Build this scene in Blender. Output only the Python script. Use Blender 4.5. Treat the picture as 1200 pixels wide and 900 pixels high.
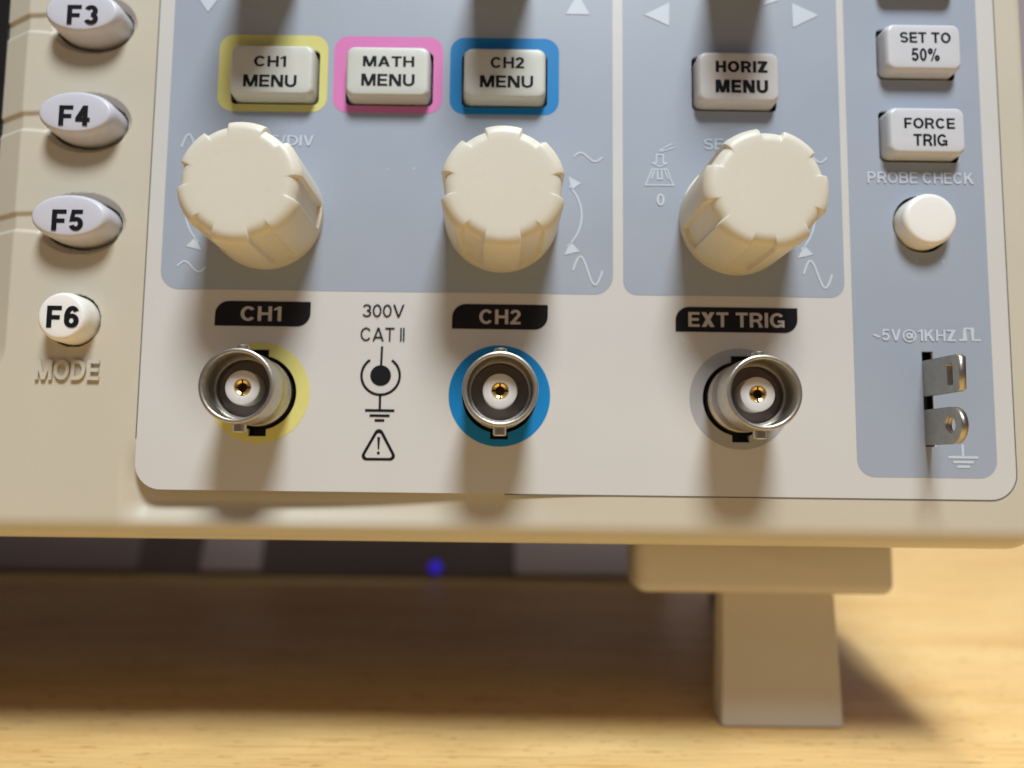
import bpy, bmesh, math, random
from mathutils import Matrix, Vector
random.seed(7)
S = 0.001                       # everything below is written in millimetres
scene = bpy.context.scene
for o in list(bpy.data.objects): bpy.data.objects.remove(o)
COL = scene.collection

# ------------------------------------------------------------------ camera
TILT = math.radians(8.0)        # the instrument leans back on its flip-out feet
cd = bpy.data.cameras.new('camera'); cam = bpy.data.objects.new('camera', cd); COL.objects.link(cam)
right = Vector((0.9999137, -0.00117745, 0.01308451))
down = Vector((0.01301556, -0.04653436, -0.99883189))
fwd = Vector((0.00178496, 0.998916, -0.04651502))
m = Matrix((right, -down, -fwd)).transposed().to_4x4()
m.translation = Vector((0.0, -121.531, 59.291)) * S
cam.matrix_world = m
cd.sensor_width = 36; cd.lens = 27.0
cd.shift_x = 23 / 1200; cd.shift_y = 11 / 1200
cd.clip_start = 0.005; cd.clip_end = 20
cd.dof.use_dof = True; cd.dof.focus_distance = 0.0995; cd.dof.aperture_fstop = 8.5
scene.camera = cam

# ------------------------------------------------------------------ room light and lamps
w = bpy.data.worlds.new('World'); scene.world = w; w.use_nodes = True
wn = w.node_tree; wn.nodes.clear()
wo = wn.nodes.new('ShaderNodeOutputWorld'); wb = wn.nodes.new('ShaderNodeBackground')
tc = wn.nodes.new('ShaderNodeTexCoord'); sx = wn.nodes.new('ShaderNodeSeparateXYZ'); cr = wn.nodes.new('ShaderNodeValToRGB')
mr = wn.nodes.new('ShaderNodeMapRange'); mr.inputs[1].default_value = -1; mr.inputs[2].default_value = 1
cr.color_ramp.elements[0].color = (0.34, 0.24, 0.20, 1); cr.color_ramp.elements[1].color = (1.06, 0.93, 1.06, 1)
cr.color_ramp.elements[0].position = 0.35; cr.color_ramp.elements[1].position = 0.8
wn.links.new(tc.outputs['Generated'], sx.inputs[0]); wn.links.new(sx.outputs['Z'], mr.inputs[0])
wn.links.new(mr.outputs[0], cr.inputs[0]); wn.links.new(cr.outputs[0], wb.inputs[0]); wn.links.new(wb.outputs[0], wo.inputs[0])
wb.inputs[1].default_value = 0.17

def area(name, pos_mm, target_mm, size_mm, watts, col):
    l = bpy.data.lights.new(name, 'AREA'); l.shape = 'DISK'; l.size = size_mm * S; l.energy = watts; l.color = col
    o = bpy.data.objects.new(name, l); COL.objects.link(o)
    o.location = Vector(pos_mm) * S
    o.rotation_euler = (Vector(target_mm) - Vector(pos_mm)).to_track_quat('-Z', 'Y').to_euler()
    return o
kd = Vector((3.6, -16, 34)).normalized()
area('ceiling_lamp', kd * 800 + Vector((0, -20, 40)), (0, -20, 40), 230, 8.2, (0.885, 0.955, 0.995))
area('overhead_lamp', (150, 166, 900), (120, 60, 0), 90, 2.1, (1.0, 0.97, 0.93))

scene.view_settings.view_transform = 'Standard'; scene.view_settings.look = 'None'
scene.view_settings.exposure = 0.0; scene.view_settings.gamma = 1.0
scene.render.engine = 'CYCLES'

# ------------------------------------------------------------------ materials
def mat(name, base, rough=0.5, metal=0.0, grain=0.0, grain_scale=4000, bump=0.0, bump_scale=9000, specks=0.0, coat=0.0, spec=0.5, sss=0.0, tint=None):
    M = bpy.data.materials.new(name); M.use_nodes = True
    nt = M.node_tree; b = nt.nodes['Principled BSDF']; L = nt.links.new
    b.inputs['Roughness'].default_value = rough; b.inputs['Metallic'].default_value = metal
    b.inputs['Specular IOR Level'].default_value = spec
    b.inputs['Coat Weight'].default_value = coat; b.inputs['Coat Roughness'].default_value = 0.2
    if sss: 
        b.inputs['Subsurface Weight'].default_value = sss; b.inputs['Subsurface Scale'].default_value = 0.0006
        b.inputs['Subsurface Radius'].default_value = (1, .8, .6)
    c4 = (*base, 1); b.inputs['Base Color'].default_value = c4
    tcn = nt.nodes.new('ShaderNodeTexCoord')
    last = None
    if grain:
        n = nt.nodes.new('ShaderNodeTexNoise'); n.inputs['Scale'].default_value = grain_scale; n.inputs['Detail'].default_value = 4
        L(tcn.outputs['Object'], n.inputs['Vector'])
        n2 = nt.nodes.new('ShaderNodeTexNoise'); n2.inputs['Scale'].default_value = 60; n2.inputs['Detail'].default_value = 3
        L(tcn.outputs['Object'], n2.inputs['Vector'])
        ad = nt.nodes.new('ShaderNodeMath'); ad.operation = 'ADD'; L(n.outputs[0], ad.inputs[0]); L(n2.outputs[0], ad.inputs[1])
        r = nt.nodes.new('ShaderNodeMapRange'); r.inputs[1].default_value = 0.6; r.inputs[2].default_value = 1.4
        r.inputs[3].default_value = 1 - grain; r.inputs[4].default_value = 1 + grain; L(ad.outputs[0], r.inputs[0])
        mx = nt.nodes.new('ShaderNodeVectorMath'); mx.operation = 'SCALE'; mx.inputs[0].default_value = base; L(r.outputs[0], mx.inputs['Scale'])
        last = mx.outputs[0]
        rr = nt.nodes.new('ShaderNodeMapRange'); rr.inputs[1].default_value = 0.3; rr.inputs[2].default_value = 0.7
        rr.inputs[3].default_value = max(0.02, rough - 0.07); rr.inputs[4].default_value = rough + 0.07
        L(n2.outputs[0], rr.inputs[0]); L(rr.outputs[0], b.inputs['Roughness'])
    if specks:
        v = nt.nodes.new('ShaderNodeTexVoronoi'); v.inputs['Scale'].default_value = 260; L(tcn.outputs['Object'], v.inputs['Vector'])
        lt = nt.nodes.new('ShaderNodeMath'); lt.operation = 'LESS_THAN'; lt.inputs[1].default_value = 0.05; L(v.outputs['Distance'], lt.inputs[0])
        sp = nt.nodes.new('ShaderNodeSeparateColor'); L(v.outputs['Color'], sp.inputs[0])
        gt = nt.nodes.new('ShaderNodeMath'); gt.operation = 'GREATER_THAN'; gt.inputs[1].default_value = 0.80; L(sp.outputs[0], gt.inputs[0])
        mu = nt.nodes.new('ShaderNodeMath'); mu.operation = 'MULTIPLY'; L(lt.outputs[0], mu.inputs[0]); L(gt.outputs[0], mu.inputs[1])
        mu2 = nt.nodes.new('ShaderNodeMath'); mu2.operation = 'MULTIPLY'; mu2.inputs[1].default_value = specks; L(mu.outputs[0], mu2.inputs[0])
        dust = nt.nodes.new('ShaderNodeMix'); dust.data_type = 'RGBA'; dust.inputs['A'].default_value = (.85, .85, .86, 1); dust.inputs['B'].default_value = (.16, .15, .15, 1)
        L(sp.outputs[1], dust.inputs['Factor'])
        mix = nt.nodes.new('ShaderNodeMix'); mix.data_type = 'RGBA'; L(mu2.outputs[0], mix.inputs['Factor'])
        if last: L(last, mix.inputs['A'])
        else: mix.inputs['A'].default_value = c4
        L(dust.outputs['Result'], mix.inputs['B'])
        last = mix.outputs['Result']
    if last: L(last, b.inputs['Base Color'])
    if bump:
        nb = nt.nodes.new('ShaderNodeTexNoise'); nb.inputs['Scale'].default_value = bump_scale; nb.inputs['Detail'].default_value = 2
        L(tcn.outputs['Object'], nb.inputs['Vector'])
        bp = nt.nodes.new('ShaderNodeBump'); bp.inputs['Strength'].default_value = bump; bp.inputs['Distance'].default_value = 0.00004
        L(nb.outputs[0], bp.inputs['Height']); L(bp.outputs[0], b.inputs['Normal'])
    return M

M = {}
M['cream'] = mat('cream_plastic', (0.54, 0.49, 0.39), 0.48, grain=0.03, bump=0.25)
M['knob'] = mat('ivory_knob_plastic', (0.64, 0.595, 0.49), 0.42, grain=0.025, bump=0.12, specks=0.25)
_nt = M['knob'].node_tree; _bs = _nt.nodes['Principled BSDF']; _src = _bs.inputs['Base Color'].links[0].from_socket
_tc = _nt.nodes.new('ShaderNodeTexCoord'); _n = _nt.nodes.new('ShaderNodeTexNoise'); _n.inputs['Scale'].default_value = 230; _n.inputs['Detail'].default_value = 7; _n.inputs['Roughness'].default_value = 0.7
_nt.links.new(_tc.outputs['Object'], _n.inputs['Vector'])
_r = _nt.nodes.new('ShaderNodeMapRange'); _r.inputs[1].default_value = 0.60; _r.inputs[2].default_value = 0.80; _r.inputs[3].default_value = 0.0; _r.inputs[4].default_value = 0.2
_nt.links.new(_n.outputs[0], _r.inputs[0])
_m = _nt.nodes.new('ShaderNodeMix'); _m.data_type = 'RGBA'; _m.inputs['B'].default_value = (0.46, 0.37, 0.25, 1)
_nt.links.new(_r.outputs[0], _m.inputs['Factor']); _nt.links.new(_src, _m.inputs['A']); _nt.links.new(_m.outputs['Result'], _bs.inputs['Base Color'])
M['foot'] = mat('foot_plastic', (0.60, 0.55, 0.47), 0.5, grain=0.03, bump=0.25)
M['overlay'] = mat('panel_sheet', (0.58, 0.562, 0.54), 0.40, grain=0.02, bump=0.15, specks=0.22)
M['zone'] = mat('blue_grey_print', (0.325, 0.365, 0.435), 0.42, grain=0.025, bump=0.15, specks=0.22)
M['yellow'] = mat('yellow_print', (0.63, 0.59, 0.20), 0.5, spec=0.25, grain=0.02)
M['pink'] = mat('pink_print', (0.66, 0.19, 0.45), 0.5, spec=0.25, grain=0.02)
M['blue'] = mat('blue_print', (0.006, 0.20, 0.50), 0.5, spec=0.25, grain=0.02, specks=0.4)
M['ring_grey'] = mat('grey_print', (0.36, 0.36, 0.38), 0.42, grain=0.02)
M['white_ink'] = mat('pale_ink', (0.53, 0.58, 0.655), 0.45)
M['warm_ink'] = mat('label_ink', (0.50, 0.46, 0.44), 0.45)
M['black_ink'] = mat('black_ink', (0.008, 0.008, 0.010), 0.6, spec=0.15)
M['tag_black'] = mat('black_label_print', (0.008, 0.007, 0.008), 0.45, grain=0.05, spec=0.25)
M['button'] = mat('button_plastic', (0.60, 0.575, 0.565), 0.38, grain=0.02, bump=0.10, sss=0.25)
M['button_green'] = mat('greenish_button_plastic', (0.57, 0.575, 0.525), 0.38, grain=0.02, bump=0.10, sss=0.25)
M['button_cool'] = mat('cool_button_plastic', (0.58, 0.58, 0.605), 0.38, grain=0.02, bump=0.10, sss=0.25)
M['fbutton'] = mat('function_button_plastic', (0.56, 0.555, 0.615), 0.34, grain=0.02, bump=0.06, sss=0.25)
M['button_warm'] = mat('warm_button_plastic', (0.80, 0.775, 0.73), 0.40, grain=0.02, bump=0.08, sss=0.25)
M['dark'] = mat('dark_backing', (0.012, 0.011, 0.011), 0.6)
M['case_grey'] = mat('dark_case_plastic', (0.10, 0.095, 0.09), 0.55, grain=0.05, bump=0.3)
M['seam'] = mat('seam_shadow_gap', (0.13, 0.115, 0.09), 0.7)
M['screen'] = mat('screen_glass', (0.010, 0.009, 0.008), 0.12)
M['nickel'] = mat('nickel_plate', (0.47, 0.44, 0.385), 0.36, metal=1.0, grain=0.16, grain_scale=1500, bump=0.5, bump_scale=2500)
M['tin'] = mat('tinned_steel', (0.42, 0.38, 0.32), 0.33, metal=1.0, grain=0.22, grain_scale=900, bump=0.4, bump_scale=2500)
M['gasket'] = mat('grey_gasket', (0.20, 0.165, 0.15), 0.55, grain=0.05)
M['ptfe'] = mat('white_insulator', (0.74, 0.705, 0.67), 0.35, sss=0.3)
M['gold'] = mat('gold_contact', (0.83, 0.58, 0.20), 0.25, metal=1.0)
M['rubber'] = mat('black_rubber', (0.02, 0.02, 0.022), 0.7, bump=0.3)
M['box_dark'] = mat('box_dark_plastic', (0.21, 0.175, 0.18), 0.6, grain=0.1)
M['box_grey'] = mat('box_grey_plastic', (0.40, 0.36, 0.39), 0.6, grain=0.06)
M['box_pale'] = mat('box_pale_plastic', (0.86, 0.82, 0.90), 0.6, grain=0.05)
M['wall'] = mat('mauve_wall', (0.44, 0.37, 0.40), 0.9, grain=0.06)
# small blue indicator: it does give off light
M['led'] = bpy.data.materials.new('blue_indicator'); M['led'].use_nodes = True
_b = M['led'].node_tree.nodes['Principled BSDF']; _b.inputs['Base Color'].default_value = (.02, .02, .5, 1)
_b.inputs['Emission Color'].default_value = (0.06, 0.03, 1, 1); _b.inputs['Emission Strength'].default_value = 0.4

def wood():
    W = bpy.data.materials.new('varnished_pine'); W.use_nodes = True
    nt = W.node_tree; b = nt.nodes['Principled BSDF']; L = nt.links.new
    tcn = nt.nodes.new('ShaderNodeTexCoord')
    def noise(sc, rot, scale, detail, dist=0.0, rough=0.55):
        mp = nt.nodes.new('ShaderNodeMapping'); mp.inputs['Scale'].default_value = sc; mp.inputs['Rotation'].default_value = (0, 0, rot)
        L(tcn.outputs['Object'], mp.inputs[0])
        n = nt.nodes.new('ShaderNodeTexNoise'); n.inputs['Scale'].default_value = scale; n.inputs['Detail'].default_value = detail
        n.inputs['Distortion'].default_value = dist; n.inputs['Roughness'].default_value = rough
        L(mp.outputs[0], n.inputs['Vector']); return n.outputs[0]
    def ramp(src, stops):
        r = nt.nodes.new('ShaderNodeValToRGB'); L(src, r.inputs[0])
        e = r.color_ramp.elements
        e[0].position, e[0].color = stops[0]; e[1].position, e[1].color = stops[-1]
        for p, c in stops[1:-1]:
            k = e.new(p); k.color = c
        return r.outputs[0]
    def mul(a, bb, fac=1.0):
        x = nt.nodes.new('ShaderNodeMix'); x.data_type = 'RGBA'; x.blend_type = 'MULTIPLY'; x.inputs['Factor'].default_value = fac
        L(a, x.inputs['A']); L(bb, x.inputs['B']); return x.outputs['Result']
    tone = ramp(noise((1, 7, 1), -0.10, 14, 5, 0.6), [(0.30, (0.72, 0.45, 0.165, 1)), (0.5, (0.80, 0.54, 0.222, 1)), (0.72, (0.85, 0.605, 0.275, 1))])
    fine = ramp(noise((1, 22, 1), -0.10, 70, 6, 0.2, 0.65), [(0.30, (0.70, 0.61, 0.48, 1)), (0.50, (1, 1, 1, 1)), (0.75, (1.06, 1.05, 1.0, 1))])
    pores = ramp(noise((1, 7, 1), -0.13, 260, 2, 0.1), [(0.0, (0.28, 0.19, 0.11, 1)), (0.31, (0.45, 0.33, 0.21, 1)), (0.36, (1, 1, 1, 1)), (1, (1, 1, 1, 1))])
    scratch = ramp(noise((1, 60, 1), -0.22, 26, 1, 0.0), [(0, (0.62, .50, .34, 1)), (0.30, (0.72, 0.60, 0.45, 1)), (0.335, (1, 1, 1, 1)), (1, (1, 1, 1, 1))])
    c = mul(mul(mul(tone, fine, 0.6), pores, 0.8), scratch, 0.6)
    L(c, b.inputs['Base Color'])
    b.inputs['Roughness'].default_value = 0.42; b.inputs['Coat Weight'].default_value = 0.08; b.inputs['Coat Roughness'].default_value = 0.25; b.inputs['Specular IOR Level'].default_value = 0.3
    rg = nt.nodes.new('ShaderNodeMapRange'); rg.inputs[3].default_value = 0.35; rg.inputs[4].default_value = 0.55
    L(noise((1, 5, 1), -0.1, 40, 4), rg.inputs[0]); L(rg.outputs[0], b.inputs['Roughness'])
    bp = nt.nodes.new('ShaderNodeBump'); bp.inputs['Strength'].default_value = 0.25; bp.inputs['Distance'].default_value = 0.0001
    L(noise((1, 14, 1), -0.10, 90, 5), bp.inputs['Height']); L(bp.outputs[0], b.inputs['Normal'])
    return W
M['wood'] = wood()

# ------------------------------------------------------------------ mesh helpers (mm in, metres out)
POS = {}
BASE = Vector((0, 24, -41.8))     # instrument axes: X right, Y into the panel, Z up the panel; origin of the empty = front foot
def link(name, me, material, parent=None, pos=(0, 0, 0), smooth=None):
    """pos is in instrument axes; children are placed relative to their parent"""
    o = bpy.data.objects.new(name, me); COL.objects.link(o)
    p = Vector(pos); POS[o] = p
    if parent is not None:
        o.parent = parent; o.location = (p - POS[parent]) * S
    else: o.location = p * S
    if material is not None and not me.materials: me.materials.append(material)
    if smooth is not None and me.polygons:
        me.polygons.foreach_set('use_smooth', [True] * len(me.polygons))
        me.set_sharp_from_angle(angle=math.radians(smooth))
    return o
def pydata(name, vs, fs):
    me = bpy.data.meshes.new(name); me.from_pydata([(x * S, y * S, z * S) for x, y, z in vs], [], fs); me.update()
    return me
def fixn(me):
    bm = bmesh.new(); bm.from_mesh(me); bmesh.ops.remove_doubles(bm, verts=bm.verts, dist=1e-7)
    bmesh.ops.recalc_face_normals(bm, faces=bm.faces); bm.to_mesh(me); bm.free(); return me
def curve_mesh(name, data, f):
    tmp = bpy.data.objects.new('tmp', data); COL.objects.link(tmp)
    me = bpy.data.meshes.new_from_object(tmp.evaluated_get(bpy.context.evaluated_depsgraph_get()))
    bpy.data.objects.remove(tmp); me.name = name
    for v in me.vertices: v.co = Vector(f(v.co)) * S
    me.update(); return me
def flat(name, loops, y0, y1, axis='Y'):
    """flat sheet with holes: loops of (x, z), from depth y0 (front) to y1 (back)"""
    cu = bpy.data.curves.new(name, 'CURVE'); cu.dimensions = '2D'; cu.fill_mode = 'BOTH'
    for lp in loops:
        s = cu.splines.new('POLY'); s.points.add(len(lp) - 1)
        for k, (x, z) in enumerate(lp): s.points[k].co = (x, z, 0, 1)
        s.use_cyclic_u = True
    cu.extrude = abs(y1 - y0) / 2; mid = (y0 + y1) / 2
    if axis == 'Y': me = curve_mesh(name, cu, lambda c: (c.x, mid - c.z, c.y))
    else: me = curve_mesh(name, cu, lambda c: (mid + c.z, c.x, c.y))      # plate standing across X; loops of (y, z)
    return fixn(me)
def arc(cx, cz, r, a0, a1, n=12):
    return [(cx + r * math.cos(math.radians(a0 + (a1 - a0) * k / n)), cz + r * math.sin(math.radians(a0 + (a1 - a0) * k / n))) for k in range(n + 1)]
def rrect(x0, z0, x1, z1, r, n=7, corners='all'):
    rr = r if isinstance(r, (list, tuple)) else (r,) * 4         # BL, BR, TR, TL
    out = []
    for (cx, cz, a), q in zip(((x0, z0, 180), (x1, z0, 270), (x1, z1, 0), (x0, z1, 90)), rr):
        sx_ = 1 if cx == x0 else -1; sz_ = 1 if cz == z0 else -1
        out += [(cx, cz)] if q <= 0 else arc(cx + sx_ * q, cz + sz_ * q, q, a, a + 90, n)
    return out
def circ(cx, cz, r, n=48): return [(cx + r * math.cos(2 * math.pi * k / n), cz + r * math.sin(2 * math.pi * k / n)) for k in range(n)]
def stroke(pts, wd):
    """outline of a drawn line of width wd with mitred joints"""
    L_, R_ = [], []
    for i, p in enumerate(pts):
        a = pts[max(0, i - 1)]; b = pts[min(len(pts) - 1, i + 1)]
        t = Vector((b[0] - a[0], b[1] - a[1])); t.normalize(); n = Vector((-t.y, t.x)) * wd / 2
        if 0 < i < len(pts) - 1:
            t1 = Vector((p[0] - a[0], p[1] - a[1])).normalized()
            n = n / max(0.45, t.dot(t1))
        L_.append((p[0] + n.x, p[1] + n.y)); R_.append((p[0] - n.x, p[1] - n.y))
    return L_ + R_[::-1]
def ell(cx, cz, rx, rz, a0, a1, n=20):
    return [(cx + rx * math.cos(math.radians(a0 + (a1 - a0) * k / n)), cz + rz * math.sin(math.radians(a0 + (a1 - a0) * k / n))) for k in range(n + 1)]
def glyph(ch, t):
    """grotesque capitals and figures, cap height 1, stroke t -> (pieces, width); a piece is a list of loops (outline, holes)"""
    h = t / 2
    R_ = lambda x0, z0, x1, z1: [[(x0, z0), (x1, z0), (x1, z1), (x0, z1)]]
    Pg = lambda *p: [list(p)]
    St = lambda pts: [stroke(pts, t)]
    Ring = lambda cx, cz, rx, rz: [ell(cx, cz, rx, rz, 0, 360, 36)[:-1], ell(cx, cz, rx - t, rz - t, 0, 360, 36)[:-1]]
    d = t * 1.16
    if ch == 'A': w_ = .76; return [Pg((0, 0), (d, 0), (w_ / 2 + d * .45, 1), (w_ / 2 - d * .5, 1)), Pg((w_ - d, 0), (w_, 0), (w_ / 2 + d * .5, 1), (w_ / 2 - d * .45, 1)), R_(.17, .22, w_ - .17, .22 + t * .92)], w_
    if ch == 'V': w_ = .72; return [Pg((0, 1), (w_ / 2 - d * .5, 0), (w_ / 2 + d * .4, 0), (d, 1)), Pg((w_ - d, 1), (w_ / 2 - d * .4, 0), (w_ / 2 + d * .5, 0), (w_, 1))], w_
    if ch == 'M': w_ = .86; return [R_(0, 0, t, 1), R_(w_ - t, 0, w_, 1), Pg((0, 1), (w_ / 2 - d * .45, 0), (w_ / 2 + d * .42, 0), (d * 1.2, 1)), Pg((w_ - d * 1.2, 1), (w_ / 2 - d * .42, 0), (w_ / 2 + d * .45, 0), (w_, 1))], w_
    if ch == 'N': w_ = .72; return [R_(0, 0, t, 1), R_(w_ - t, 0, w_, 1), Pg((0, 1), (w_ - d * 1.15, 0), (w_, 0), (d * 1.15, 1))], w_
    if ch == 'K': w_ = .74; return [R_(0, 0, t, 1), Pg((t * .8, .30), (t * .8, .34 + t * 1.35), (w_ - d * 1.25, 1), (w_ - .02, 1)), Pg((.24, .56), (w_ - d * 1.25, 0), (w_, 0), (.24 + d * .95, .56 + d * .75))], w_
    if ch == 'X': w_ = .70; return [Pg((0, 0), (d * 1.2, 0), (w_, 1), (w_ - d * 1.2, 1)), Pg((w_ - d * 1.2, 0), (w_, 0), (d * 1.2, 1), (0, 1))], w_
    if ch == 'Z': w_ = .64; return [R_(0, 0, w_, t), R_(0, 1 - t, w_, 1), Pg((0, t * .5), (d * 1.35, t * .5), (w_, 1 - t * .5), (w_ - d * 1.35, 1 - t * .5))], w_
    if ch == '/': return [Pg((0, -.02), (t * .8, -.02), (.34, 1.02), (.34 - t * .8, 1.02))], .34
    if ch == '1': w_ = .36; return [R_(w_ - t, 0, w_, 1), Pg((0, .72), (0, .72 + t * .75), (w_ - t, .98), (w_ - h, .84))], w_
    if ch == '4': w_ = .58; return [R_(w_ * .84 - t, 0, w_ * .84, 1), R_(0, .2, w_, .2 + t), Pg((0, .2 + t), (0, .2 + h), (d, .2 + h), (w_ * .84 - h, .93), (w_ * .84 - h, 1), (w_ * .84 - t, 1))], w_
    if ch == 'E': w_ = .60; return [R_(0, 0, t, 1), R_(0, 0, w_, t), R_(0, 1 - t, w_, 1), R_(0, .5 - h, w_ - .04, .5 + h)], w_
    if ch == 'F': w_ = .57; return [R_(0, 0, t, 1), R_(0, 1 - t, w_, 1), R_(0, .47 - h, w_ - .06, .47 + h)], w_
    if ch == 'H': w_ = .70; return [R_(0, 0, t, 1), R_(w_ - t, 0, w_, 1), R_(0, .5 - h, w_, .5 + h)], w_
    if ch == 'I': return [R_(0, 0, t, 1)], t
    if ch == 'L': w_ = .55; return [R_(0, 0, t, 1), R_(0, 0, w_, t)], w_
    if ch == 'T': w_ = .64; return [R_(w_ / 2 - h, 0, w_ / 2 + h, 1), R_(0, 1 - t, w_, 1)], w_
    if ch == 'C': w_ = .74; return [St(ell(w_ / 2, .5, w_ / 2 - h, .5 - h, 38, 322, 30))], w_
    if ch == 'G': w_ = .77; return [St(ell(w_ / 2, .5, w_ / 2 - h, .5 - h, 38, 318, 30)), R_(w_ * .54, .5 - t * .9, w_, .5), R_(w_ - t * .8, .02, w_, .5)], w_
    if ch == 'O': w_ = .78; return [Ring(w_ / 2, .5, w_ / 2, .5)], w_
    if ch == '0': w_ = .56; return [Ring(w_ / 2, .5, w_ / 2, .5)], w_
    if ch == 'S': w_ = .66; return [St(ell(w_ / 2, .75 - h / 2, w_ / 2 - h, .25 - h / 2, 22, 270, 20) + ell(w_ / 2, .25 + h / 2, w_ / 2 - h, .25 - h / 2, 90, -158, 20)[1:])], w_
    if ch == 'U': w_ = .70; r = w_ / 2 - h; return [St([(h, 1)] + ell(w_ / 2, h + r * 1.05, r, r * 1.05, 180, 360, 20) + [(w_ - h, 1)])], w_
    if ch == 'D': w_ = .72; r = .5 - h; return [R_(0, 0, t, 1), St([(h, 1 - h), (w_ - h - r * .86, 1 - h)] + ell(w_ - h - r * .86, .5, r * .86, r, 90, -90, 20)[1:] + [(h, h)])], w_
    if ch in 'PR':
        w_ = .66 if ch == 'P' else .70; zt, zb = 1 - h, .46; r = (zt - zb) / 2; xr = w_ - h - .02 - r
        pc = [R_(0, 0, t, 1), St([(h, zt), (xr, zt)] + ell(xr, (zt + zb) / 2, r, r, 90, -90, 16)[1:] + [(h, zb)])]
        if ch == 'R': pc.append(Pg((w_ - d * 1.05, 0), (w_, 0), (w_ - .12, .32), (xr + r * .3, .48), (xr - t * .8, .48), (w_ - t * 1.1 - .06, .28)))
        return pc, w_
    if ch == 'B':
        w_ = .70; zm = .52; r1 = (1 - h - zm) / 2; r2 = (zm - h) / 2; x1 = w_ - h - .04 - r1; x2 = w_ - h - r2
        return [R_(0, 0, t, 1), St([(h, 1 - h), (x1, 1 - h)] + ell(x1, zm + r1, r1, r1, 90, -90, 16)[1:] + [(h, zm)]), St([(h, zm), (x2, zm)] + ell(x2, h + r2, r2, r2, 90, -90, 16)[1:] + [(h, h)])], w_
    if ch == '2': w_ = .56; return [St(ell(w_ / 2, .70, w_ / 2 - h, .30 - h, 172, -30, 20) + [(h * 1.5, t * .8)]), R_(0, 0, w_, t)], w_
    if ch == '3': w_ = .57; return [St(ell(w_ / 2, .75 - h / 2, w_ / 2 - h - .02, .25 - h / 2, 160, -90, 18)), St(ell(w_ / 2, .25 + h / 2, w_ / 2 - h, .25 - h / 2, 90, -160, 18))], w_
    if ch == '5': w_ = .57; return [R_(.1, 1 - t, w_ - .03, 1), Pg((.1, 1), (.02, .42), (.02 + t * .9, .45), (.1 + t * .8, 1)), St(ell(w_ / 2, .33, w_ / 2 - h, .33 - h, 140, -160, 22))], w_
    if ch == '6': w_ = .57; return [Ring(w_ / 2, .325, w_ / 2, .325), St(ell(w_ / 2 + .02, .5, w_ / 2 - h + .02, .5 - h, 40, 195, 20))], w_
    if ch == '%':
        return [Ring(.2, .76, .2, .24), Ring(.74, .24, .2, .24), Pg((.22, 0), (.22 + t * .7, 0), (.72, 1), (.72 - t * .7, 1))], .94
    if ch == '@':
        return [[stroke(ell(.52, .42, .52 - h, .58 - h, -55, 320 - 20, 40), t * .8)], Ring(.5, .44, .24, .27), Pg((.68, .2), (.68 + t * .7, .2), (.80, .68), (.80 - t * .7, .68))], 1.04
    if ch == '~': return [St([(.04 + .46 * k / 14, .40 + .09 * math.sin(2 * math.pi * k / 14)) for k in range(15)])], .54
    return [], .30
from mathutils.geometry import tessellate_polygon
def text_mesh(name, body, x0, z0, x1, z1, y, weight=0.15, thick=0.03):
    """lettering fitted to a box, standing at depth y (front face towards the viewer)"""
    cur, pieces = 0.0, []
    for ch in body:
        pcs, wd = glyph(ch, weight)
        for p in pcs: pieces.append([[(x + cur, z) for x, z in lp] for lp in p])
        cur += wd + (0 if ch == ' ' else (0.06 + weight * .25))
    xs = [q[0] for p in pieces for q in p[0]]; zs = [q[1] for p in pieces for q in p[0]]
    a0, a1, b0, b1 = min(xs), max(xs), min(zs), max(zs); cx, cz = (x0 + x1) / 2, (z0 + z1) / 2
    vs, fs = [], []
    for k, p in enumerate(pieces):
        lift = thick + 0.004 * (k % 5)
        loops = [[((x - a0) / (a1 - a0) * (x1 - x0) + x0 - cx, (z - b0) / (b1 - b0) * (z1 - z0) + z0 - cz) for x, z in lp] for lp in p]
        flatv = [q for lp in loops for q in lp]; n = len(flatv); b = len(vs)
        vs += [(x, -lift, z) for x, z in flatv] + [(x, 0.0, z) for x, z in flatv]
        for tri in tessellate_polygon([[Vector((x, z, 0)) for x, z in lp] for lp in loops]): fs.append(tuple(b + q for q in tri))
        o_ = b
        for lp in loops:
            m_ = len(lp)
            for q in range(m_): fs.append((o_ + q, o_ + (q + 1) % m_, o_ + n + (q + 1) % m_, o_ + n + q))
            o_ += m_
    return pydata(name, vs, fs), (cx, y, cz)
def loft(name, outline, profile, cap_back=False):
    """outline(inset) -> ring of (x, z); profile = [(inset, y)] from back to front; last ring closed"""
    vs, fs, n = [], [], None
    for i, (ins, y) in enumerate(profile):
        ring = outline(ins); n = len(ring)
        vs += [(x, y, z) for x, z in ring]
        if i:
            a, b = (i - 1) * n, i * n
            fs += [(a + k, a + (k + 1) % n, b + (k + 1) % n, b + k) for k in range(n)]
    last = (len(profile) - 1) * n
    fs.append(tuple(range(last, last + n)))
    if cap_back: fs.append(tuple(range(n))[::-1])
    return fixn(pydata(name, vs, fs))
def lathe(name, prof, n=64):
    """prof = [(r, y)] round the Y axis"""
    vs, fs = [], []
    for r, y in prof:
        vs += [(r * math.cos(2 * math.pi * k / n), y, r * math.sin(2 * math.pi * k / n)) for k in range(n)]
    for i in range(len(prof) - 1):
        for k in range(n):
            fs.append((i * n + k, i * n + (k + 1) % n, (i + 1) * n + (k + 1) % n, (i + 1) * n + k))
    return fixn(pydata(name, vs, fs))
def fillet_profile(h, r, base_y, dome=0.0, steps=5):
    pr = [(0, base_y), (0, -(h - r))]
    for k in range(1, steps + 1):
        a = math.pi / 2 * k / steps
        pr.append((r * (1 - math.cos(a)), -(h - r) - r * math.sin(a)))
    if dome: pr.append((r + 0.9, -h - dome * 0.7)); pr.append((r + 2.0, -h - dome))
    return pr
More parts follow.
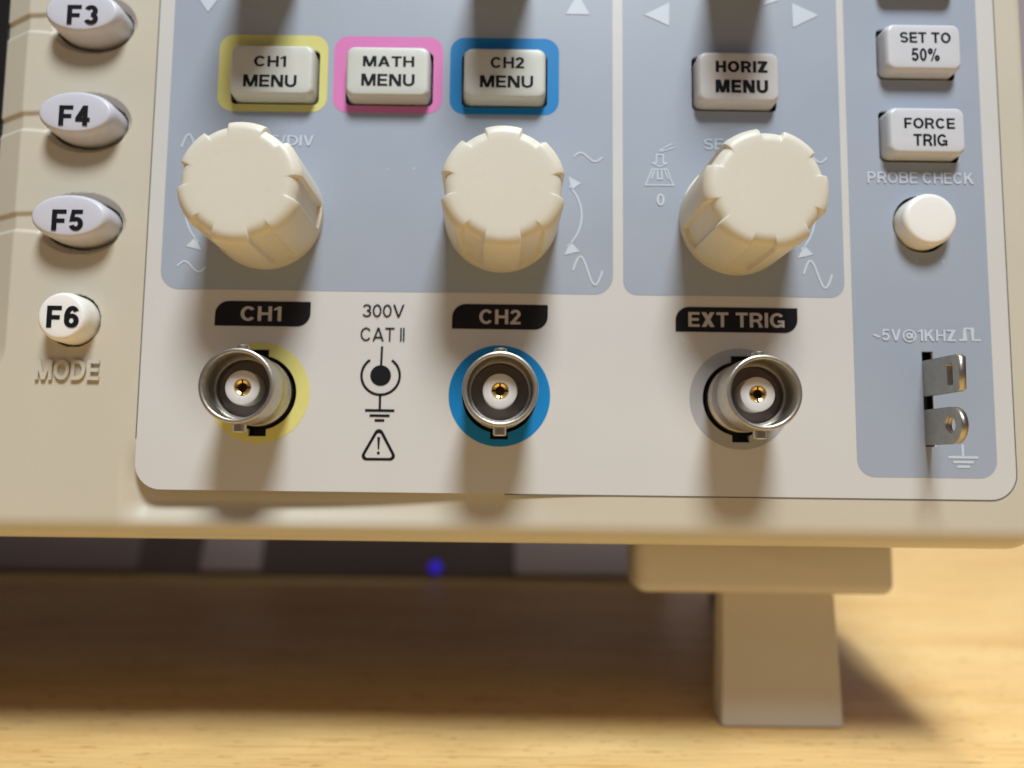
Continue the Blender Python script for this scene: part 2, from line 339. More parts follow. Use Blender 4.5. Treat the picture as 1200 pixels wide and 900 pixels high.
def box(x0, y0, z0, x1, y1, z1, r=0.6):
    """soft-edged block; front towards -Y"""
    return loft('block', lambda i: rrect(x0 + i, z0 + i, x1 - i, z1 - i, max(0.02, r - i) if r else 0.02, 4),
                [(r * .6, y1), (0, y1 - r * .6), (0, y0 + r)] + [(r * (1 - math.cos(math.pi / 2 * k / 4)) * .99, y0 + r - r * math.sin(math.pi / 2 * k / 4)) for k in range(1, 5)], True)
def smooth01(a, b, x):
    t = min(1.0, max(0.0, (x - a) / (b - a))); return t * t * (3 - 2 * t)
def sd_rrect(x, z, x0, z0, x1, z1, r):
    qx = abs(x - (x0 + x1) / 2) - (x1 - x0) / 2 + r; qz = abs(z - (z0 + z1) / 2) - (z1 - z0) / 2 + r
    return min(max(qx, qz), 0) + math.hypot(max(qx, 0), max(qz, 0)) - r

# ------------------------------------------------------------------ the surface and the backdrop
def slab(name, x0, x1, y0, y1, z0, z1, material):
    vs = [(x, y, z) for z in (z0, z1) for y in (y0, y1) for x in (x0, x1)]
    me = fixn(pydata(name, vs, [(0, 1, 3, 2), (4, 5, 7, 6), (0, 1, 5, 4), (2, 3, 7, 6), (0, 2, 6, 4), (1, 3, 7, 5)]))
    o = link(name, me, material); o['kind'] = 'structure'; return o
slab('tabletop', -600, 600, -170, 520, -28, 0, M['wood'])
slab('wall', -1000, 1000, 545, 560, -400, 700, M['wall'])

# ------------------------------------------------------------------ the instrument
scope = bpy.data.objects.new('oscilloscope', None); COL.objects.link(scope)
scope.empty_display_size = 0.02
scope.rotation_euler = (-TILT, 0, 0); POS[scope] = BASE
scope['label'] = 'cream oscilloscope with ivory knobs and three metal input sockets, leaning back on the wooden table'
scope['category'] = 'oscilloscope'

C1, CM, C2, C3 = -31.75, -15.2, 1.15, 34.0
FB = [(-57.55, 62.05), (-57.55, 47.45), (-57.55, 32.85)]; F6 = (-57.6, 19.1)
OV = (-48.1, -3.85, 71.45, 128.0)                     # printed front sheet
BX0, BX1, BZ0, BZ1 = -215.0, 75.8, -10.7, 136.0       # bezel outline

def bezel_depth(x, z):
    d = 0.0
    # frame that slopes down to the screen
    s = -sd_rrect(x, z, -206, 9.5, -66.8, 127, 6)
    if s > 0: d += min(s * 0.58, 2.6)
    # oval button wells with their guide channels
    for bx, bz in FB:
        dx, dz = x - bx, z - bz
        e = math.hypot(dx / 6.25, dz / 4.45)
        dish = 0.0
        if e < 1.0: dish = 0.55 * smooth01(1.0, 0.935, e) + 0.5 * smooth01(0.935, 0.80, e)
        ch = 0.0
        if x < bx:
            t = max(0.0, (x + 67.0) / 7.0)
            up, lo = 1.05 + 0.8 * t * t, -1.15 - 0.9 * t * t
            c = dz - 0.15
            ch = 0.34 * smooth01(up + .42, up - .25, c) * smooth01(lo - .30, lo + .20, c)
        d += max(dish, ch)
        if math.hypot(dx / 5.52, dz / 3.42) < 1.0: d = 4.5
    if math.hypot(x - F6[0], z - F6[1]) < 3.64: d = 4.5
    # hollow that carries the printed sheet, its seam, and the dip under the sheet's lower left corner
    s = sd_rrect(x, z, *OV, 3.6)
    if s < -1.5: d = max(d, 2.6)
    elif s < -0.35: d = max(d, 0.70)
    else: d += 0.06
    if s > -1.6:
        dip = 1.9 * smooth01(-50.5, -46.5, x) * (1 - smooth01(-36, 18, x)) * (1 - smooth01(-3.0, 3.0, z)) * (0.35 + 0.65 * smooth01(-9.0, -5.2, z))
        d += dip
    return d
def span(*seg):
    out = []
    for a, b, st in seg:
        n = max(1, round((b - a) / st)); out += [a + (b - a) * k / n for k in range(n)]
    return out + [seg[-1][1]]
def build_bezel():
    xs = span((BX0, -206, 1.5), (-206, -198, 1.0), (-198, -73, 8), (-73, -62.5, 0.2), (-62.5, -51.5, 0.16), (-51.5, -46, 0.25), (-46, 66, 1.4), (66, BX1, 0.16))
    zs = span((BZ0, -7.5, 0.2), (-7.5, 1.5, 0.16), (1.5, 14, 0.35), (14, 66.8, 0.18), (66.8, 120, 3), (120, BZ1, 0.8))
    nx, nz = len(xs), len(zs); vs = []
    cr_ = 4.5
    for z in zs:
        for x in xs:
            X, Z = x, z
            s = sd_rrect(X, Z, BX0, BZ0, BX1, BZ1, cr_)
            if s > 0:      # pull the square grid corners onto the rounded outline
                cx = min(max(X, BX0 + cr_), BX1 - cr_); cz = min(max(Z, BZ0 + cr_), BZ1 - cr_)
                v = Vector((X - cx, Z - cz)).normalized() * cr_; X, Z = cx + v.x, cz + v.y; s = 0
            ez = max(0.0, max(BZ0 + 4 - Z, Z - BZ1 + 4)); ex = max(0.0, max(BX0 + 2 - X, X - BX1 + 2))
            r = (3.4 * ez + 1.3 * ex) / (ez + ex) if ez + ex > 0 else 2
            t = min(r, -s); edge = r - math.sqrt(max(0.0, r * r - (r - t) ** 2))
            vs.append((X, bezel_depth(X, Z) * min(1, t / 0.8) + edge, Z))
    fs = []
    for j in range(nz - 1):
        for i in range(nx - 1):
            a = j * nx + i; fs.append((a, a + 1, a + nx + 1, a + nx))
    loop = [i for i in range(nx)] + [j * nx + nx - 1 for j in range(1, nz)] + [(nz - 1) * nx + i for i in range(nx - 2, -1, -1)] + [j * nx for j in range(nz - 2, 0, -1)]
    b0 = len(vs)
    for k in loop: vs.append((vs[k][0], 20.0, vs[k][2]))
    n = len(loop)
    for k in range(n): fs.append((loop[k], b0 + k, b0 + (k + 1) % n, loop[(k + 1) % n]))
    fs.append(tuple(range(b0, b0 + n)))
    me = pydata('front_bezel', vs, fs)
    bm = bmesh.new(); bm.from_mesh(me); bmesh.ops.remove_doubles(bm, verts=bm.verts, dist=1e-7); bmesh.ops.recalc_face_normals(bm, faces=bm.faces); bm.to_mesh(me); bm.free()
    return me
bezel = link('front_bezel', build_bezel(), M['cream'], scope, (0, 0, 0), smooth=40)
# embossed word under the lowest key
me, p = text_mesh('raised_lettering', 'MODE', -62.3, 10.85, -53.6, 13.6, 0.05, weight=0.17, thick=0.40)
link('raised_lettering', me, M['cream'], bezel, p)
case = link('rear_case', loft('rear_case', lambda i: rrect(-211 + i, -8.5 + i, 75.2 - i, 131 - i, 6),
            [(3, 98), (0, 95), (-4.5, 60), (0, 19.5)], True), M['case_grey'], scope, (0, 0, 0), smooth=40)
link('screen', loft('screen', lambda i: rrect(-201.3 + i, 14 + i, -71.3 - i, 122.4 - i, 2), [(0, 3.2), (0, 2.45), (.2, 2.35)]), M['screen'], scope, (0, 0, 0))

# printed front sheet with its real openings
MENU = [(C1 + .55, 54.5, 11.9, 7.5), (CM + .2, 54.5, 11.8, 7.5), (C2 + .2, 54.5, 11.6, 7.5), (C3 + .0, 54.4, 11.5, 7.5),
        (60.05, 59.15, 10.7, 7.0), (60.05, 47.0, 10.8, 6.9), (60.05, 71.3, 10.7, 7.0)]
def opening(b, g=0.31):
    x, z, a, h = b; return rrect(x - a / 2 - g, z - h / 2 - g, x + a / 2 + g, z + h / 2 + g, 0.8, 5)
PROBE = (59.95, 34.35)
def bnc_hole(cx, cz, r=5.15, nw=1.2, nz_=5.95):
    a = math.degrees(math.acos(nw / r)); pts = arc(cx, cz, r, -a, a, 24)
    pts += [(cx + nw, cz + nz_), (cx - nw, cz + nz_)] + arc(cx, cz, r, 180 - a, 180 + a, 24) + [(cx - nw, cz - nz_), (cx + nw, cz - nz_)]
    return pts
BNC = [(C1, 9.45), (C2, 9.45), (C3 + .1, 9.45)]
SLOT = [(59.2, 3.25), (60.75, 3.25), (60.75, 16.35), (59.2, 16.35)]
openings = [opening(b) for b in MENU] + [circ(*PROBE, 4.12)] + [bnc_hole(*b) for b in BNC] + [SLOT]
panel = link('front_panel', flat('front_panel', [rrect(*OV, 3.6, 10)] + openings, 0.0, 0.75), M['overlay'], scope, (0, 0, 0))
link('opening_shade_sheet', flat('opening_shade_sheet', [rrect(OV[0] + 2.5, OV[1] + 2.5, OV[2] - 2.5, OV[3] - 2.5, 1)] , 2.2, 2.5), M['dark'], panel, (0, 0, 0))  # black sheet added behind the openings to stand for the shade inside them
def ink(name, loops, layer, material, label=None):
    y = -0.03 * layer
    cx = sum(p[0] for p in loops[0]) / len(loops[0]); cz = sum(p[1] for p in loops[0]) / len(loops[0])
    me = flat(name, [[(x - cx, z - cz) for x, z in l] for l in loops], -0.028, 0.0)
    o = link(name, me, material, panel, (cx, y + 0.028, cz))
    if label: o['label'] = label
    return o
_o = rrect(OV[0] - .06, OV[1] - .06, OV[2] + .06, OV[3] + .06, 3.66, 10)
_k = [q for q in _o[11:]]                                                # from the lower right corner round the right, top and left sides
ink('seam', [stroke([(2.0, OV[1] - .06)] + _k + [(OV[0] - .06, 3.0)], 0.17)], 0, M['seam'])
ZA = ink('print_area', [rrect(-46.0, 23.7, 16.72, 126, 2.6)] + [opening(b) for b in MENU[:3]], 1, M['zone'])
ink('print_area', [rrect(18.14, 23.7, 48.85, 126, 2.0), opening(MENU[3])], 1, M['zone'])
ink('print_area', [rrect(49.85, -0.95, 68.9, 126, 2.4)] + [opening(b) for b in MENU[4:]] + [circ(*PROBE, 4.12), SLOT], 1, M['zone'])
for k, (mt, nm) in enumerate((('yellow', 'yellow'), ('pink', 'pink'), ('blue', 'blue'))):
    cx = (-31.55, -15.2, 1.33)[k]
    ink('button_border', [rrect(cx - 7.75, 49.4, cx + 7.75, 60.75, 2.1), opening(MENU[k])], 2, M[mt], nm + ' printed border round a menu button')
for k, (mt, nm) in enumerate((('yellow', 'yellow'), ('blue', 'blue'), ('ring_grey', 'grey'))):
    ink('colour_ring', [circ(*BNC[k], 6.95, 72), bnc_hole(*BNC[k])], 1, M[mt], nm + ' printed ring round an input socket')
def words(body, x0, z0, x1, z1, material, parent=None, y=-0.09, weight=0.15, name='lettering'):
    me, p = text_mesh(name, body, x0, z0, x1, z1, y, weight, 0.02)
    return link(name, me, material, parent or panel, p)
# black name tags over the sockets
for (x0, x1), t, (a, b) in zip(((-38.2, -25.05), (-5.5, 7.7), (25.35, 42.2)), ('CH1', 'CH2', 'EXT TRIG'), ((-34.65, -29.05), (-1.75, 3.95), (27.1, 40.35))):
    lp = rrect(x0, 18.65, x1, 22.12, (0, 1.9, 0, 1.9), 8)
    tag = link('socket_label', flat('socket_label', [lp], -0.03, 0.0), M['tag_black'], scope, (0, -0.03, 0))
    tag['label'] = 'black printed name tag reading ' + t
    words(t, a, 19.35, b, 21.4, M['warm_ink'], tag, -0.09, 0.175)
# ratings and symbols between the two channel sockets
words('300V', -17.85, 20.15, -12.1, 21.9, M['black_ink'], weight=0.105)
words('CAT II', -18.05, 16.8, -12.0, 18.65, M['black_ink'], weight=0.105)
def sign(loops, material, layer=2): return ink('symbol', loops, layer, material)
K = M['black_ink']; Wt = M['white_ink']
sign([stroke([(-15.05, 16.05), (-15.12, 13.2)], 0.3)], K)
sign([circ(-15.15, 12.02, 1.42, 32)], K)
sign([stroke(arc(-15.15, 12.0, 2.62, 125, 415, 40), 0.33)], K)
sign([stroke([(-15.15, 9.4), (-15.15, 7.2)], 0.32)], K)
for z, h in ((7.22, 2.0), (6.52, 1.36), (5.87, 0.66)): sign([stroke([(-15.15 - h, z), (-15.15 + h, z)], 0.34)], K)
def rounded_tri(apex, bl, br, r):
    pts = []
    P3 = [Vector(apex), Vector(bl), Vector(br)]
    for i in range(3):
        a, b, c = P3[i - 1], P3[i], P3[(i + 1) % 3]
        u = (a - b).normalized(); v = (c - b).normalized(); ang = u.angle(v); d = r / math.tan(ang / 2)
        cc = b + (u + v).normalized() * r / math.sin(ang / 2)
        s = b + u * d - cc; e = b + v * d - cc
        a0 = math.atan2(s.y, s.x); a1 = math.atan2(e.y, e.x); da = (a1 - a0 + math.pi) % (2 * math.pi) - math.pi
        pts += [(cc.x + r * math.cos(a0 + da * k / 6), cc.y + r * math.sin(a0 + da * k / 6)) for k in range(7)]
    return pts
sign([rounded_tri((-15.18, 5.35), (-17.85, 0.42), (-12.5, 0.45), .62), rounded_tri((-15.18, 4.55), (-17.25, 0.76), (-13.1, 0.79), .36)], K)
sign([[(-15.38, 3.6), (-14.98, 3.6), (-15.09, 1.95), (-15.27, 1.95)]], K); sign([circ(-15.18, 1.45, .2, 14)], K)
# white marks on the blue-grey areas
words('VOLTS/DIV', -38.2, 44.4, -25.4, 46.0, Wt, weight=0.14); words('VOLTS/DIV', -4.6, 44.1, 6.9, 45.5, Wt, weight=0.14); words('SEC/DIV', 29.6, 44.65, 38.4, 46.3, Wt, weight=0.14)
words('PROBE CHECK', 52.5, 40.15, 67.45, 41.8, Wt, weight=0.15)
words('~5V@1KHZ', 52.5, 17.55, 63.95, 19.4, Wt, weight=0.16)
sign([stroke([(64.4, 18.0), (65.25, 18.0), (65.25, 19.6), (66.3, 19.6), (66.3, 18.0), (67.4, 18.0)], 0.32)], Wt, 3)
sign([stroke([(64.25, 3.6), (64.25, 2.0)], 0.34)], Wt, 3)
for z, h in ((1.87, 2.03), (1.23, 1.4), (0.6, 0.88)): sign([stroke([(64.28 - h, z), (64.28 + h, z)], 0.36)], Wt, 3)
for tri in ([(-43.4, 67.2), (-39.1, 67.2), (-41.22, 64.05)], [(10.0, 64.5), (13.45, 64.5), (11.75, 67.6)], [(21.25, 64.6), (24.85, 66.45), (24.8, 62.95)],
            [(42.5, 66.65), (46.3, 64.85), (42.55, 62.95)], [(38.3, 66.2), (40.6, 67.0), (39.6, 68.2)]): sign([tri], Wt, 3)
def sine(x0, x1, zc, amp, n=18, lean=0.0): return [(x0 + (x1 - x0) * k / n, zc + lean * (k / n - .5) + amp * math.sin(2 * math.pi * k / n)) for k in range(n + 1)]
sign([stroke(sine(11.15, 15.25, 43.35, 0.62), 0.26)], Wt, 3)
sign([stroke(sine(11.15, 15.25, 27.05, 2.0, 24), 0.28)], Wt, 3)
sign([stroke(sine(43.2, 47.15, 26.95, 1.9, 24), 0.28)], Wt, 3)
sign([stroke(sine(-43.75, -39.75, 26.9, 0.72), 0.26)], Wt, 3)
sign([stroke(sine(43.2, 46.9, 43.6, 0.62, lean=.3), 0.26)], Wt, 3)
sign([stroke(sine(-44.0, -40.2, 44.0, 1.9, 24), 0.28)], Wt, 3)
def bow(cx, side):
    sign([stroke([(cx + side * x, z) for x, z in ell(4.4, 34.9, 6.8, 6.3, 42, -45, 20)], 0.26)], Wt, 3)
    for pts in (((9.35, 40.5), (11.1, 39.55), (9.75, 38.5)), ((8.75, 29.2), (10.95, 29.75), (9.65, 31.1))): sign([[(cx + side * x, z) for x, z in pts]], Wt, 3)
bow(C2, 1); bow(C1, -1); bow(C3 - .3, 1)
# push-to-zero pictogram with its 0
for line in ([(25.1, 45.45), (23.5, 44.55)], [(25.35, 44.9), (23.4, 44.3)], [(23.35, 44.6), (23.4, 44.25)], [(22.85, 42.75), (22.85, 43.86)], [(22.75, 43.82), (23.9, 43.82)], [(23.8, 43.86), (23.8, 42.75)],
             [(22.2, 42.65), (22.95, 42.65)], [(23.7, 42.65), (24.42, 42.65)], [(22.3, 42.62), (23.3, 42.05)], [(24.32, 42.62), (23.25, 42.05)],
             [(22.15, 41.72), (24.42, 41.72)], [(22.25, 41.75), (21.3, 39.4)], [(24.32, 41.75), (25.2, 39.4)], [(21.15, 39.42), (25.35, 39.42)],
             [(22.62, 41.6), (22.1, 40.3)], [(23.0, 41.6), (23.0, 40.25)], [(22.92, 40.3), (23.68, 40.3)], [(23.6, 41.6), (23.6, 40.25)], [(23.98, 41.6), (24.5, 40.3)]):
    sign([stroke(line, 0.2)], Wt, 3 + 0.15 * random.random())
words('0', 22.85, 36.45, 23.95, 38.2, Wt, weight=0.16)

# rectangular keys
def key(b, lines, material, h=2.25, label=None):
    x, z, a, hh = b
    def out(i):
        return rrect(-a / 2 + i, -hh / 2 + i, a / 2 - i, hh / 2 - i, max(0.3, 1.2 - i * .5), 7)
    prof = [(0, 1.8), (0.03, 0), (0.05, -(h - 1.0))] + [(0.05 + .50 * (1 - math.cos(math.pi / 2 * k / 8)), -(h - 1.0) - .93 * math.sin(math.pi / 2 * k / 8)) for k in range(1, 9)] + [(1.0, -h + .03), (1.9, -h)]
    o = link('menu_button', loft('menu_button', out, prof), material, scope, (x, 0, z), smooth=50)
    if label: o['label'] = label
    for t, (x0, z1, x1, z0) in lines: words(t, x0, z0, x1, z1, M['black_ink'], o, -h - .01, 0.21 if t == 'HORIZ' or x0 == 30.7 else 0.17)
    return o
key(MENU[0], [('CH1', (-33.6, 56.4, -29.15, 54.85)), ('MENU', (-35.0, 53.65, -27.6, 51.95))], M['button_green'], label='grey-white key reading CH1 MENU')
key(MENU[1], [('MATH', (-18.45, 56.6, -11.3, 55.1)), ('MENU', (-18.6, 54.0, -11.2, 52.3))], M['button_green'], label='grey-white key reading MATH MENU')
key(MENU[2], [('CH2', (-0.65, 56.7, 4.0, 55.1)), ('MENU', (-2.1, 54.0, 5.3, 52.3))], M['button_green'], label='grey-white key reading CH2 MENU')
key(MENU[3], [('HORIZ', (30.75, 56.6, 37.95, 54.95)), ('MENU', (30.7, 53.85, 38.0, 52.0))], M['button'], label='grey-white key reading HORIZ MENU')
key(MENU[4], [('SET TO', (56.65, 61.2, 63.75, 59.65)), ('50%', (58.2, 58.85, 62.1, 57.0))], M['button_cool'], label='grey-white key reading SET TO 50%')
key(MENU[5], [('FORCE', (56.8, 48.7, 63.8, 47.2)), ('TRIG', (58.0, 46.4, 62.65, 44.75))], M['button_cool'], label='grey-white key reading FORCE TRIG')
key(MENU[6], [], M['button'])
# round probe-check key
o = link('push_button', loft('push_button', lambda i: circ(0, 0, 3.75 - i, 56), [(0, 1.8), (0.05, 0)] + [(.08 + .7 * (1 - math.cos(math.pi / 2 * k / 6)), -1.7 - .7 * math.sin(math.pi / 2 * k / 6)) for k in range(0, 7)] + [(1.8, -2.45)]), M['button_warm'], scope, (*[PROBE[0], 0, PROBE[1]],), smooth=50)
o['label'] = 'round white button below the words PROBE CHECK'
# soft keys beside the screen
def soft_key(pos, a, b, text, tb, material, label):
    h = 3.35
    def out(i, n=64):
        return [((a - i) * math.copysign(abs(math.cos(t)) ** 0.97, math.cos(t)), (b - i) * math.copysign(abs(math.sin(t)) ** 1.0, math.sin(t))) for t in [2 * math.pi * k / n for k in range(n)]]
    prof = [(0, 4.2), (0.05, 0), (0.06, -(h - 1.3))] + [(0.06 + .62 * (1 - math.cos(math.pi / 2 * k / 8)), -(h - 1.3) - 1.22 * math.sin(math.pi / 2 * k / 8)) for k in range(1, 9)] + [(1.1, -h + .03), (1.8, -h)]
    o = link('function_button', loft('function_button', out, prof), material, scope, (pos[0], 0, pos[1]), smooth=60); o['label'] = label
    x0, z1, x1, z0 = tb
    words(text, x0, z0, x1, z1, M['black_ink'], o, -h - .03, 0.20)
soft_key(FB[0], 5.3, 3.2, 'F3', (-59.4, 62.8, -55.1, 60.0), M['fbutton'], 'white oval key reading F3')
soft_key(FB[1], 5.3, 3.2, 'F4', (-59.6, 48.3, -55.35, 45.45), M['fbutton'], 'white oval key reading F4')
soft_key(FB[2], 5.3, 3.2, 'F5', (-59.6, 33.65, -55.35, 30.75), M['fbutton'], 'white oval key reading F5')
soft_key(F6, 3.42, 3.42, 'F6', (-59.4, 20.45, -55.1, 17.5), M['button_warm'], 'white round key reading F6')

# rotary knobs
def knob_mesh(R, H, depth=0.60, rf=1.45):
    rel = [(-17 + 34 * k / 6, 0.0) for k in range(7)]
    rel += [(17.5, 0.06), (18.1, 0.3), (18.7, 0.7), (19.3, 0.94), (19.9, 1.0), (24.5, 1.0), (30, 1.0), (35.5, 1.0), (40.1, 1.0), (40.7, 0.94), (41.3, 0.7), (41.9, 0.3), (42.5, 0.06)]
    ang = [(s * 60.0 + a, mm) for s in range(6) for a, mm in rel]
    prof = [(R, 0.6, 0), (R, -0.05, 0), (R - .01, -0.9, 0), (R - .01, -1.42, 0), (R - .01, -1.5, .5), (R - .015, -1.6, 1), (R - .03, -5, 1), (R - .05, -8, 1), (R - .06, -(H - rf), 1)]
    for k in range(1, 8):
        a = math.pi / 2 * k / 7; prof.append((R - .06 - rf * (1 - math.cos(a)), -(H - rf) - rf * math.sin(a), 1))
    prof += [(R - 2.35, -H - .004, 0), (R - 3.1, -H, 0), (R * .35, -H + .03, 0)]
    n = len(ang); vs, fs = [], []
    for r, y, mk in prof:
        for a, mm in ang:
            q = r - depth * mm * mk; vs.append((q * math.cos(math.radians(a)), y, q * math.sin(math.radians(a))))
    for i in range(len(prof) - 1):
        for k in range(n): fs.append((i * n + k, i * n + (k + 1) % n, (i + 1) * n + (k + 1) % n, (i + 1) * n + k))
    l = (len(prof) - 1) * n; fs.append(tuple(range(l, l + n)))
    return fixn(pydata('rotary_knob', vs, fs))
kme = knob_mesh(8.0, 12.7)
for (x, z, rot), lb in zip(((C1 + .1, 34.6, 84), (C2 + .02, 34.6, 90), (C3 - .05, 34.65, 115)), ('ivory ridged knob above the CH1 tag', 'ivory ridged knob above the CH2 tag', 'ivory ridged knob above the EXT TRIG tag')):
    o = link('rotary_knob', kme, M['knob'], scope, (x, 0, z), smooth=30); o.rotation_euler = (0, -math.radians(rot), 0); o['label'] = lb
sme = knob_mesh(4.4, 16.5, .35, .8)
for x in (-32.1, 1.1, 34.6):
    o = link('rotary_knob', sme, M['knob'], scope, (x, 0, 71.9), smooth=32); o.rotation_euler = (0, -math.radians(90), 0)

# bayonet input sockets
shell_me = lathe('bnc_connector', [(4.55, 2.0), (4.55, -0.6), (4.64, -0.75), (4.55, -0.9), (4.64, -1.05), (4.55, -1.2), (4.64, -1.35), (4.55, -1.5), (4.64, -1.65), (4.55, -1.8), (4.64, -1.95), (4.55, -2.1), (4.5, -2.3), (4.5, -5.2), (4.58, -5.35), (4.70, -5.4), (4.76, -5.5),
    (4.76, -9.25), (4.70, -9.42), (4.55, -9.5), (4.36, -9.5), (4.22, -9.42), (4.14, -9.2), (4.12, -6.2), (3.98, -5.9), (3.72, -5.85), (3.68, -5.7), (3.66, -4.6), (3.55, -4.55)], 72)
floor_me = lathe('gasket', [(3.66, -4.62), (0.02, -4.62)], 48)
ins_me = lathe('insulator', [(2.25, -4.4), (2.25, -6.75), (2.2, -6.95), (2.05, -7.05), (1.15, -7.05), (1.08, -6.95), (1.06, -4.5)], 48)
def contact_mesh():
    """slotted spring socket: four curved leaves and a dark bore"""
    vs, fs = [], []
    for q in range(4):
        a0, a1 = 90 * q + 8, 90 * q + 82; n = 8; b = len(vs)
        for k in range(n + 1):
            a = math.radians(a0 + (a1 - a0) * k / n); c, s_ = math.cos(a), math.sin(a)
            vs += [(1.02 * c, -5.0, 1.02 * s_), (1.02 * c, -6.95, 1.02 * s_), (.92 * c, -7.05, .92 * s_), (.62 * c, -6.9, .62 * s_), (.55 * c, -6.7, .55 * s_), (.55 * c, -5.0, .55 * s_)]
        for k in range(n):
            for j in range(5): p0 = b + k * 6 + j; fs.append((p0, p0 + 1, p0 + 7, p0 + 6))
        fs.append(tuple(b + j for j in range(6))); fs.append(tuple(b + n * 6 + j for j in range(6)))
    return fixn(pydata('centre_contact', vs, fs))
con_me = contact_mesh()
lug_me = lathe('bayonet_lug', [(0.0, -1.05), (.72, -1.05), (.84, -.92), (.84, .1)], 28)   # axis along Y, turned to point outwards
for (x, z), lb in zip(BNC, ('metal bayonet socket in the yellow ring under CH1', 'metal bayonet socket in the blue ring under CH2', 'metal bayonet socket in the grey ring under EXT TRIG')):
    o = link('bnc_connector', shell_me, M['nickel'], scope, (x, 0, z), smooth=30); o['label'] = lb
    link('gasket', floor_me, M['gasket'], o, (x, 0, z)); link('insulator', ins_me, M['ptfe'], o, (x, 0, z), smooth=40)
    link('centre_contact', con_me, M['gold'], o, (x, 0, z), smooth=40)
    for s in (1, -1):
        lg = link('bayonet_lug', lug_me, M['nickel'], o, (x, -7.3, z + s * (4.72 if s < 0 else 4.35)), smooth=40)
        lg.rotation_euler = (math.radians(-90 * s), 0, 0)

# probe-compensation terminals, two flat tabs standing out of the slot
up = flat('probe_terminal', [[(2.0, -2.45), (-7.5, -2.45), (-8.2, -2.2), (-8.3, 1.9), (-7.7, 2.3), (2.0, 2.5)], rrect(-6.9, -1.55, -5.6, 1.25, .2, 3)], -0.45, 0.45, axis='X')
lo = flat('probe_terminal', [[(2.0, -2.4)] + [(-5.9 - 2.4 * math.sin(math.radians(a)), -2.4 * math.cos(math.radians(a))) for a in range(0, 181, 12)] + [(2.0, 2.4)], circ(-5.9, 0.05, 1.12, 24)], -0.45, 0.45, axis='X')
for me_, z, lb in ((up, 12.55, 'flat metal tab with a slot, under the square-wave mark'), (lo, 5.85, 'rounded metal tab with a hole, above the ground mark')):
    bm = bmesh.new(); bm.from_mesh(me_); bmesh.ops.recalc_face_normals(bm, faces=bm.faces); bm.to_mesh(me_); bm.free()
    o = link('probe_terminal', me_, M['tin'], scope, (59.65, 0, z)); o['label'] = lb

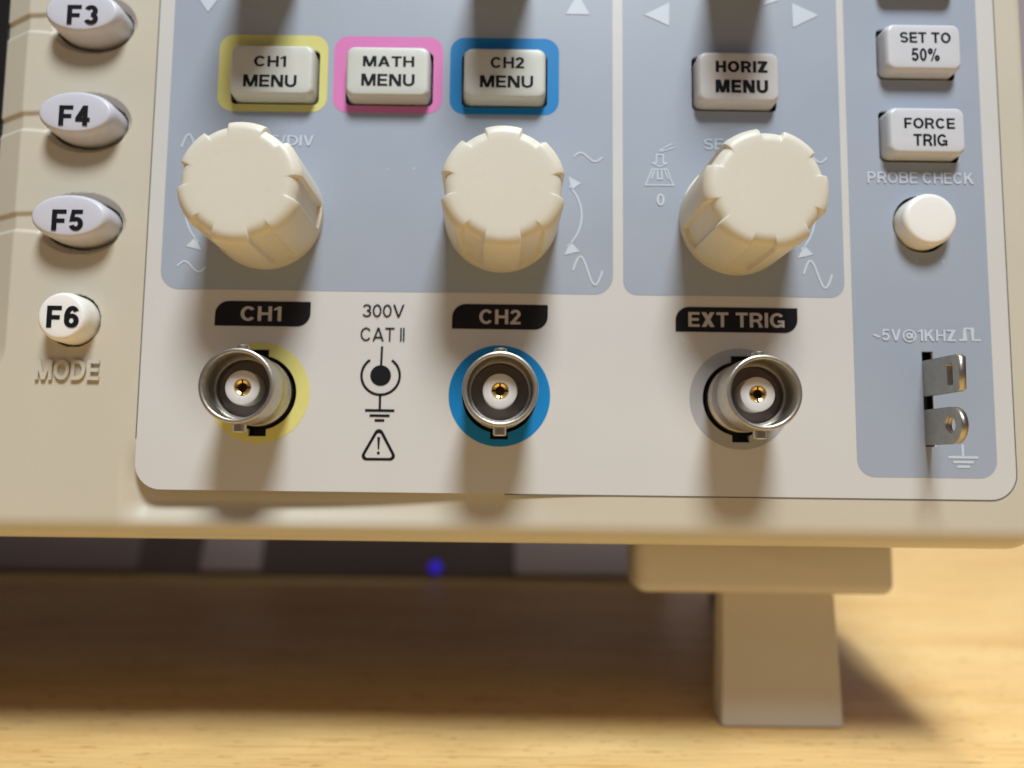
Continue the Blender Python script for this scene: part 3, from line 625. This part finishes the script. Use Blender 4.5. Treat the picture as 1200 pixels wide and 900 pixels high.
# flip-out front feet and rear rubber feet
def foot(x0, x1, a0, a1, a2, a3):
    cx = (x0 + x1) / 2
    bar = link('front_foot', box(x0 - cx, 24, -20.7, x1 - cx, 33, -8.0, 1.9), M['foot'], scope, (cx, 0, 0), smooth=45)
    link('hinge_pad', box(x0 - cx + 1.0, 33.2, -17.6, x1 - cx - 1.0, 38, -8.0, 0.8), M['rubber'], bar, (cx, 0, 0), smooth=45)
    vs, fs = [], []; rows = [(-18.0, 26.0, a0, a1), (-22, 25.6, a0, a1), (-32, 24.6, (a0 + a2) / 2, (a1 + a3) / 2), (-40.9, 24.05, a2, a3), (-41.55, 24.1, a2, a3), (-41.8 + .28, 24.4, a2 + .1, a3 - .1)]
    e = 0.45; T = 4.6
    for z, y, xa, xb in rows:
        zz = z
        vs += [(xa - cx, y + e, zz), (xa + e * .3 - cx, y + e * .3, zz), (xa + e - cx, y, zz), (xb - e - cx, y, zz), (xb - e * .3 - cx, y + e * .3, zz), (xb - cx, y + e, zz), (xb - cx, y + T, zz), (xa - cx, y + T, zz)]
    n = 8
    for i in range(len(rows) - 1):
        for k in range(n): fs.append((i * n + k, i * n + (k + 1) % n, (i + 1) * n + (k + 1) % n, (i + 1) * n + k))
    fs.append(tuple(range(n))); l = (len(rows) - 1) * n; fs.append(tuple(range(l, l + n)))
    # the sole lies flat on the table although the instrument leans back
    ta = math.tan(TILT)
    vs = [(x, y, (-41.8 + ta * (y - 24)) + (z + 41.8) if z < -40 else z) for x, y, z in vs]
    link('leg', fixn(pydata('leg', vs, fs)), M['foot'], bar, (cx, 0, 0), smooth=45)
foot(24.3, 67.3, 39.0, 57.7, 38.05, 57.85)
foot(-207, -164, -197, -177.4, -197, -177.4)
def rear_foot(x):
    ta = math.tan(TILT); zf = lambda y: -41.8 + ta * (y - 24)
    vs = [(sx_ * 7, y, z) for y in (76, 90) for sx_, z in ((-1, -8.2), (1, -8.2), (1, zf(y)), (-1, zf(y)))]
    me = fixn(pydata('rear_foot', vs, [(0, 1, 2, 3), (4, 5, 6, 7), (0, 1, 5, 4), (1, 2, 6, 5), (2, 3, 7, 6), (3, 0, 4, 7)]))
    link('rear_foot', me, M['rubber'], scope, (x, 0, 0))
rear_foot(62); rear_foot(-198)

# ------------------------------------------------------------------ low dark box seen under the instrument
bxo = bpy.data.objects.new('equipment_box', None); COL.objects.link(bxo); POS[bxo] = Vector((-60, 81, 0)); bxo.location = Vector((-60, 81, 0)) * S
bxo['label'] = 'low dark box with pale panels and small blue light behind the oscilloscope'; bxo['category'] = 'box'
_pr = [(81, 0.05), (81, 1.4), (92, 23), (94, 24), (149, 24), (150, 23), (150, 0.05)]       # sloping front
_vs = [(x, y, z) for x in (-190, 48) for y, z in _pr]; _n = len(_pr)
link('housing', fixn(pydata('housing', _vs, [tuple(range(_n)), tuple(range(_n, 2 * _n))] + [(k, (k + 1) % _n, _n + (k + 1) % _n, _n + k) for k in range(_n)])), M['box_dark'], bxo, (0, 0, 0))
for x0, x1, mt in ((-150, -94, 'box_grey'), (-77, -61, 'box_pale'), (7, 40, 'box_pale')):
    o = link('panel', box(-(x1 - x0) / 2, -0.6, 0.2, (x1 - x0) / 2, 0.5, 22, .4), M[mt], bxo, ((x0 + x1) / 2, 81, 1.4), smooth=45)
    o.rotation_euler = (-math.atan2(11, 21.6), 0, 0)
link('indicator_light', loft('indicator_light', lambda i: circ(0, 0, 1.5 - i, 24), [(0, 0.8), (0, -.4), (.4, -.9), (.9, -1.1)]), M['led'], bxo, (-14.3, 81.6, 3.0), smooth=60)
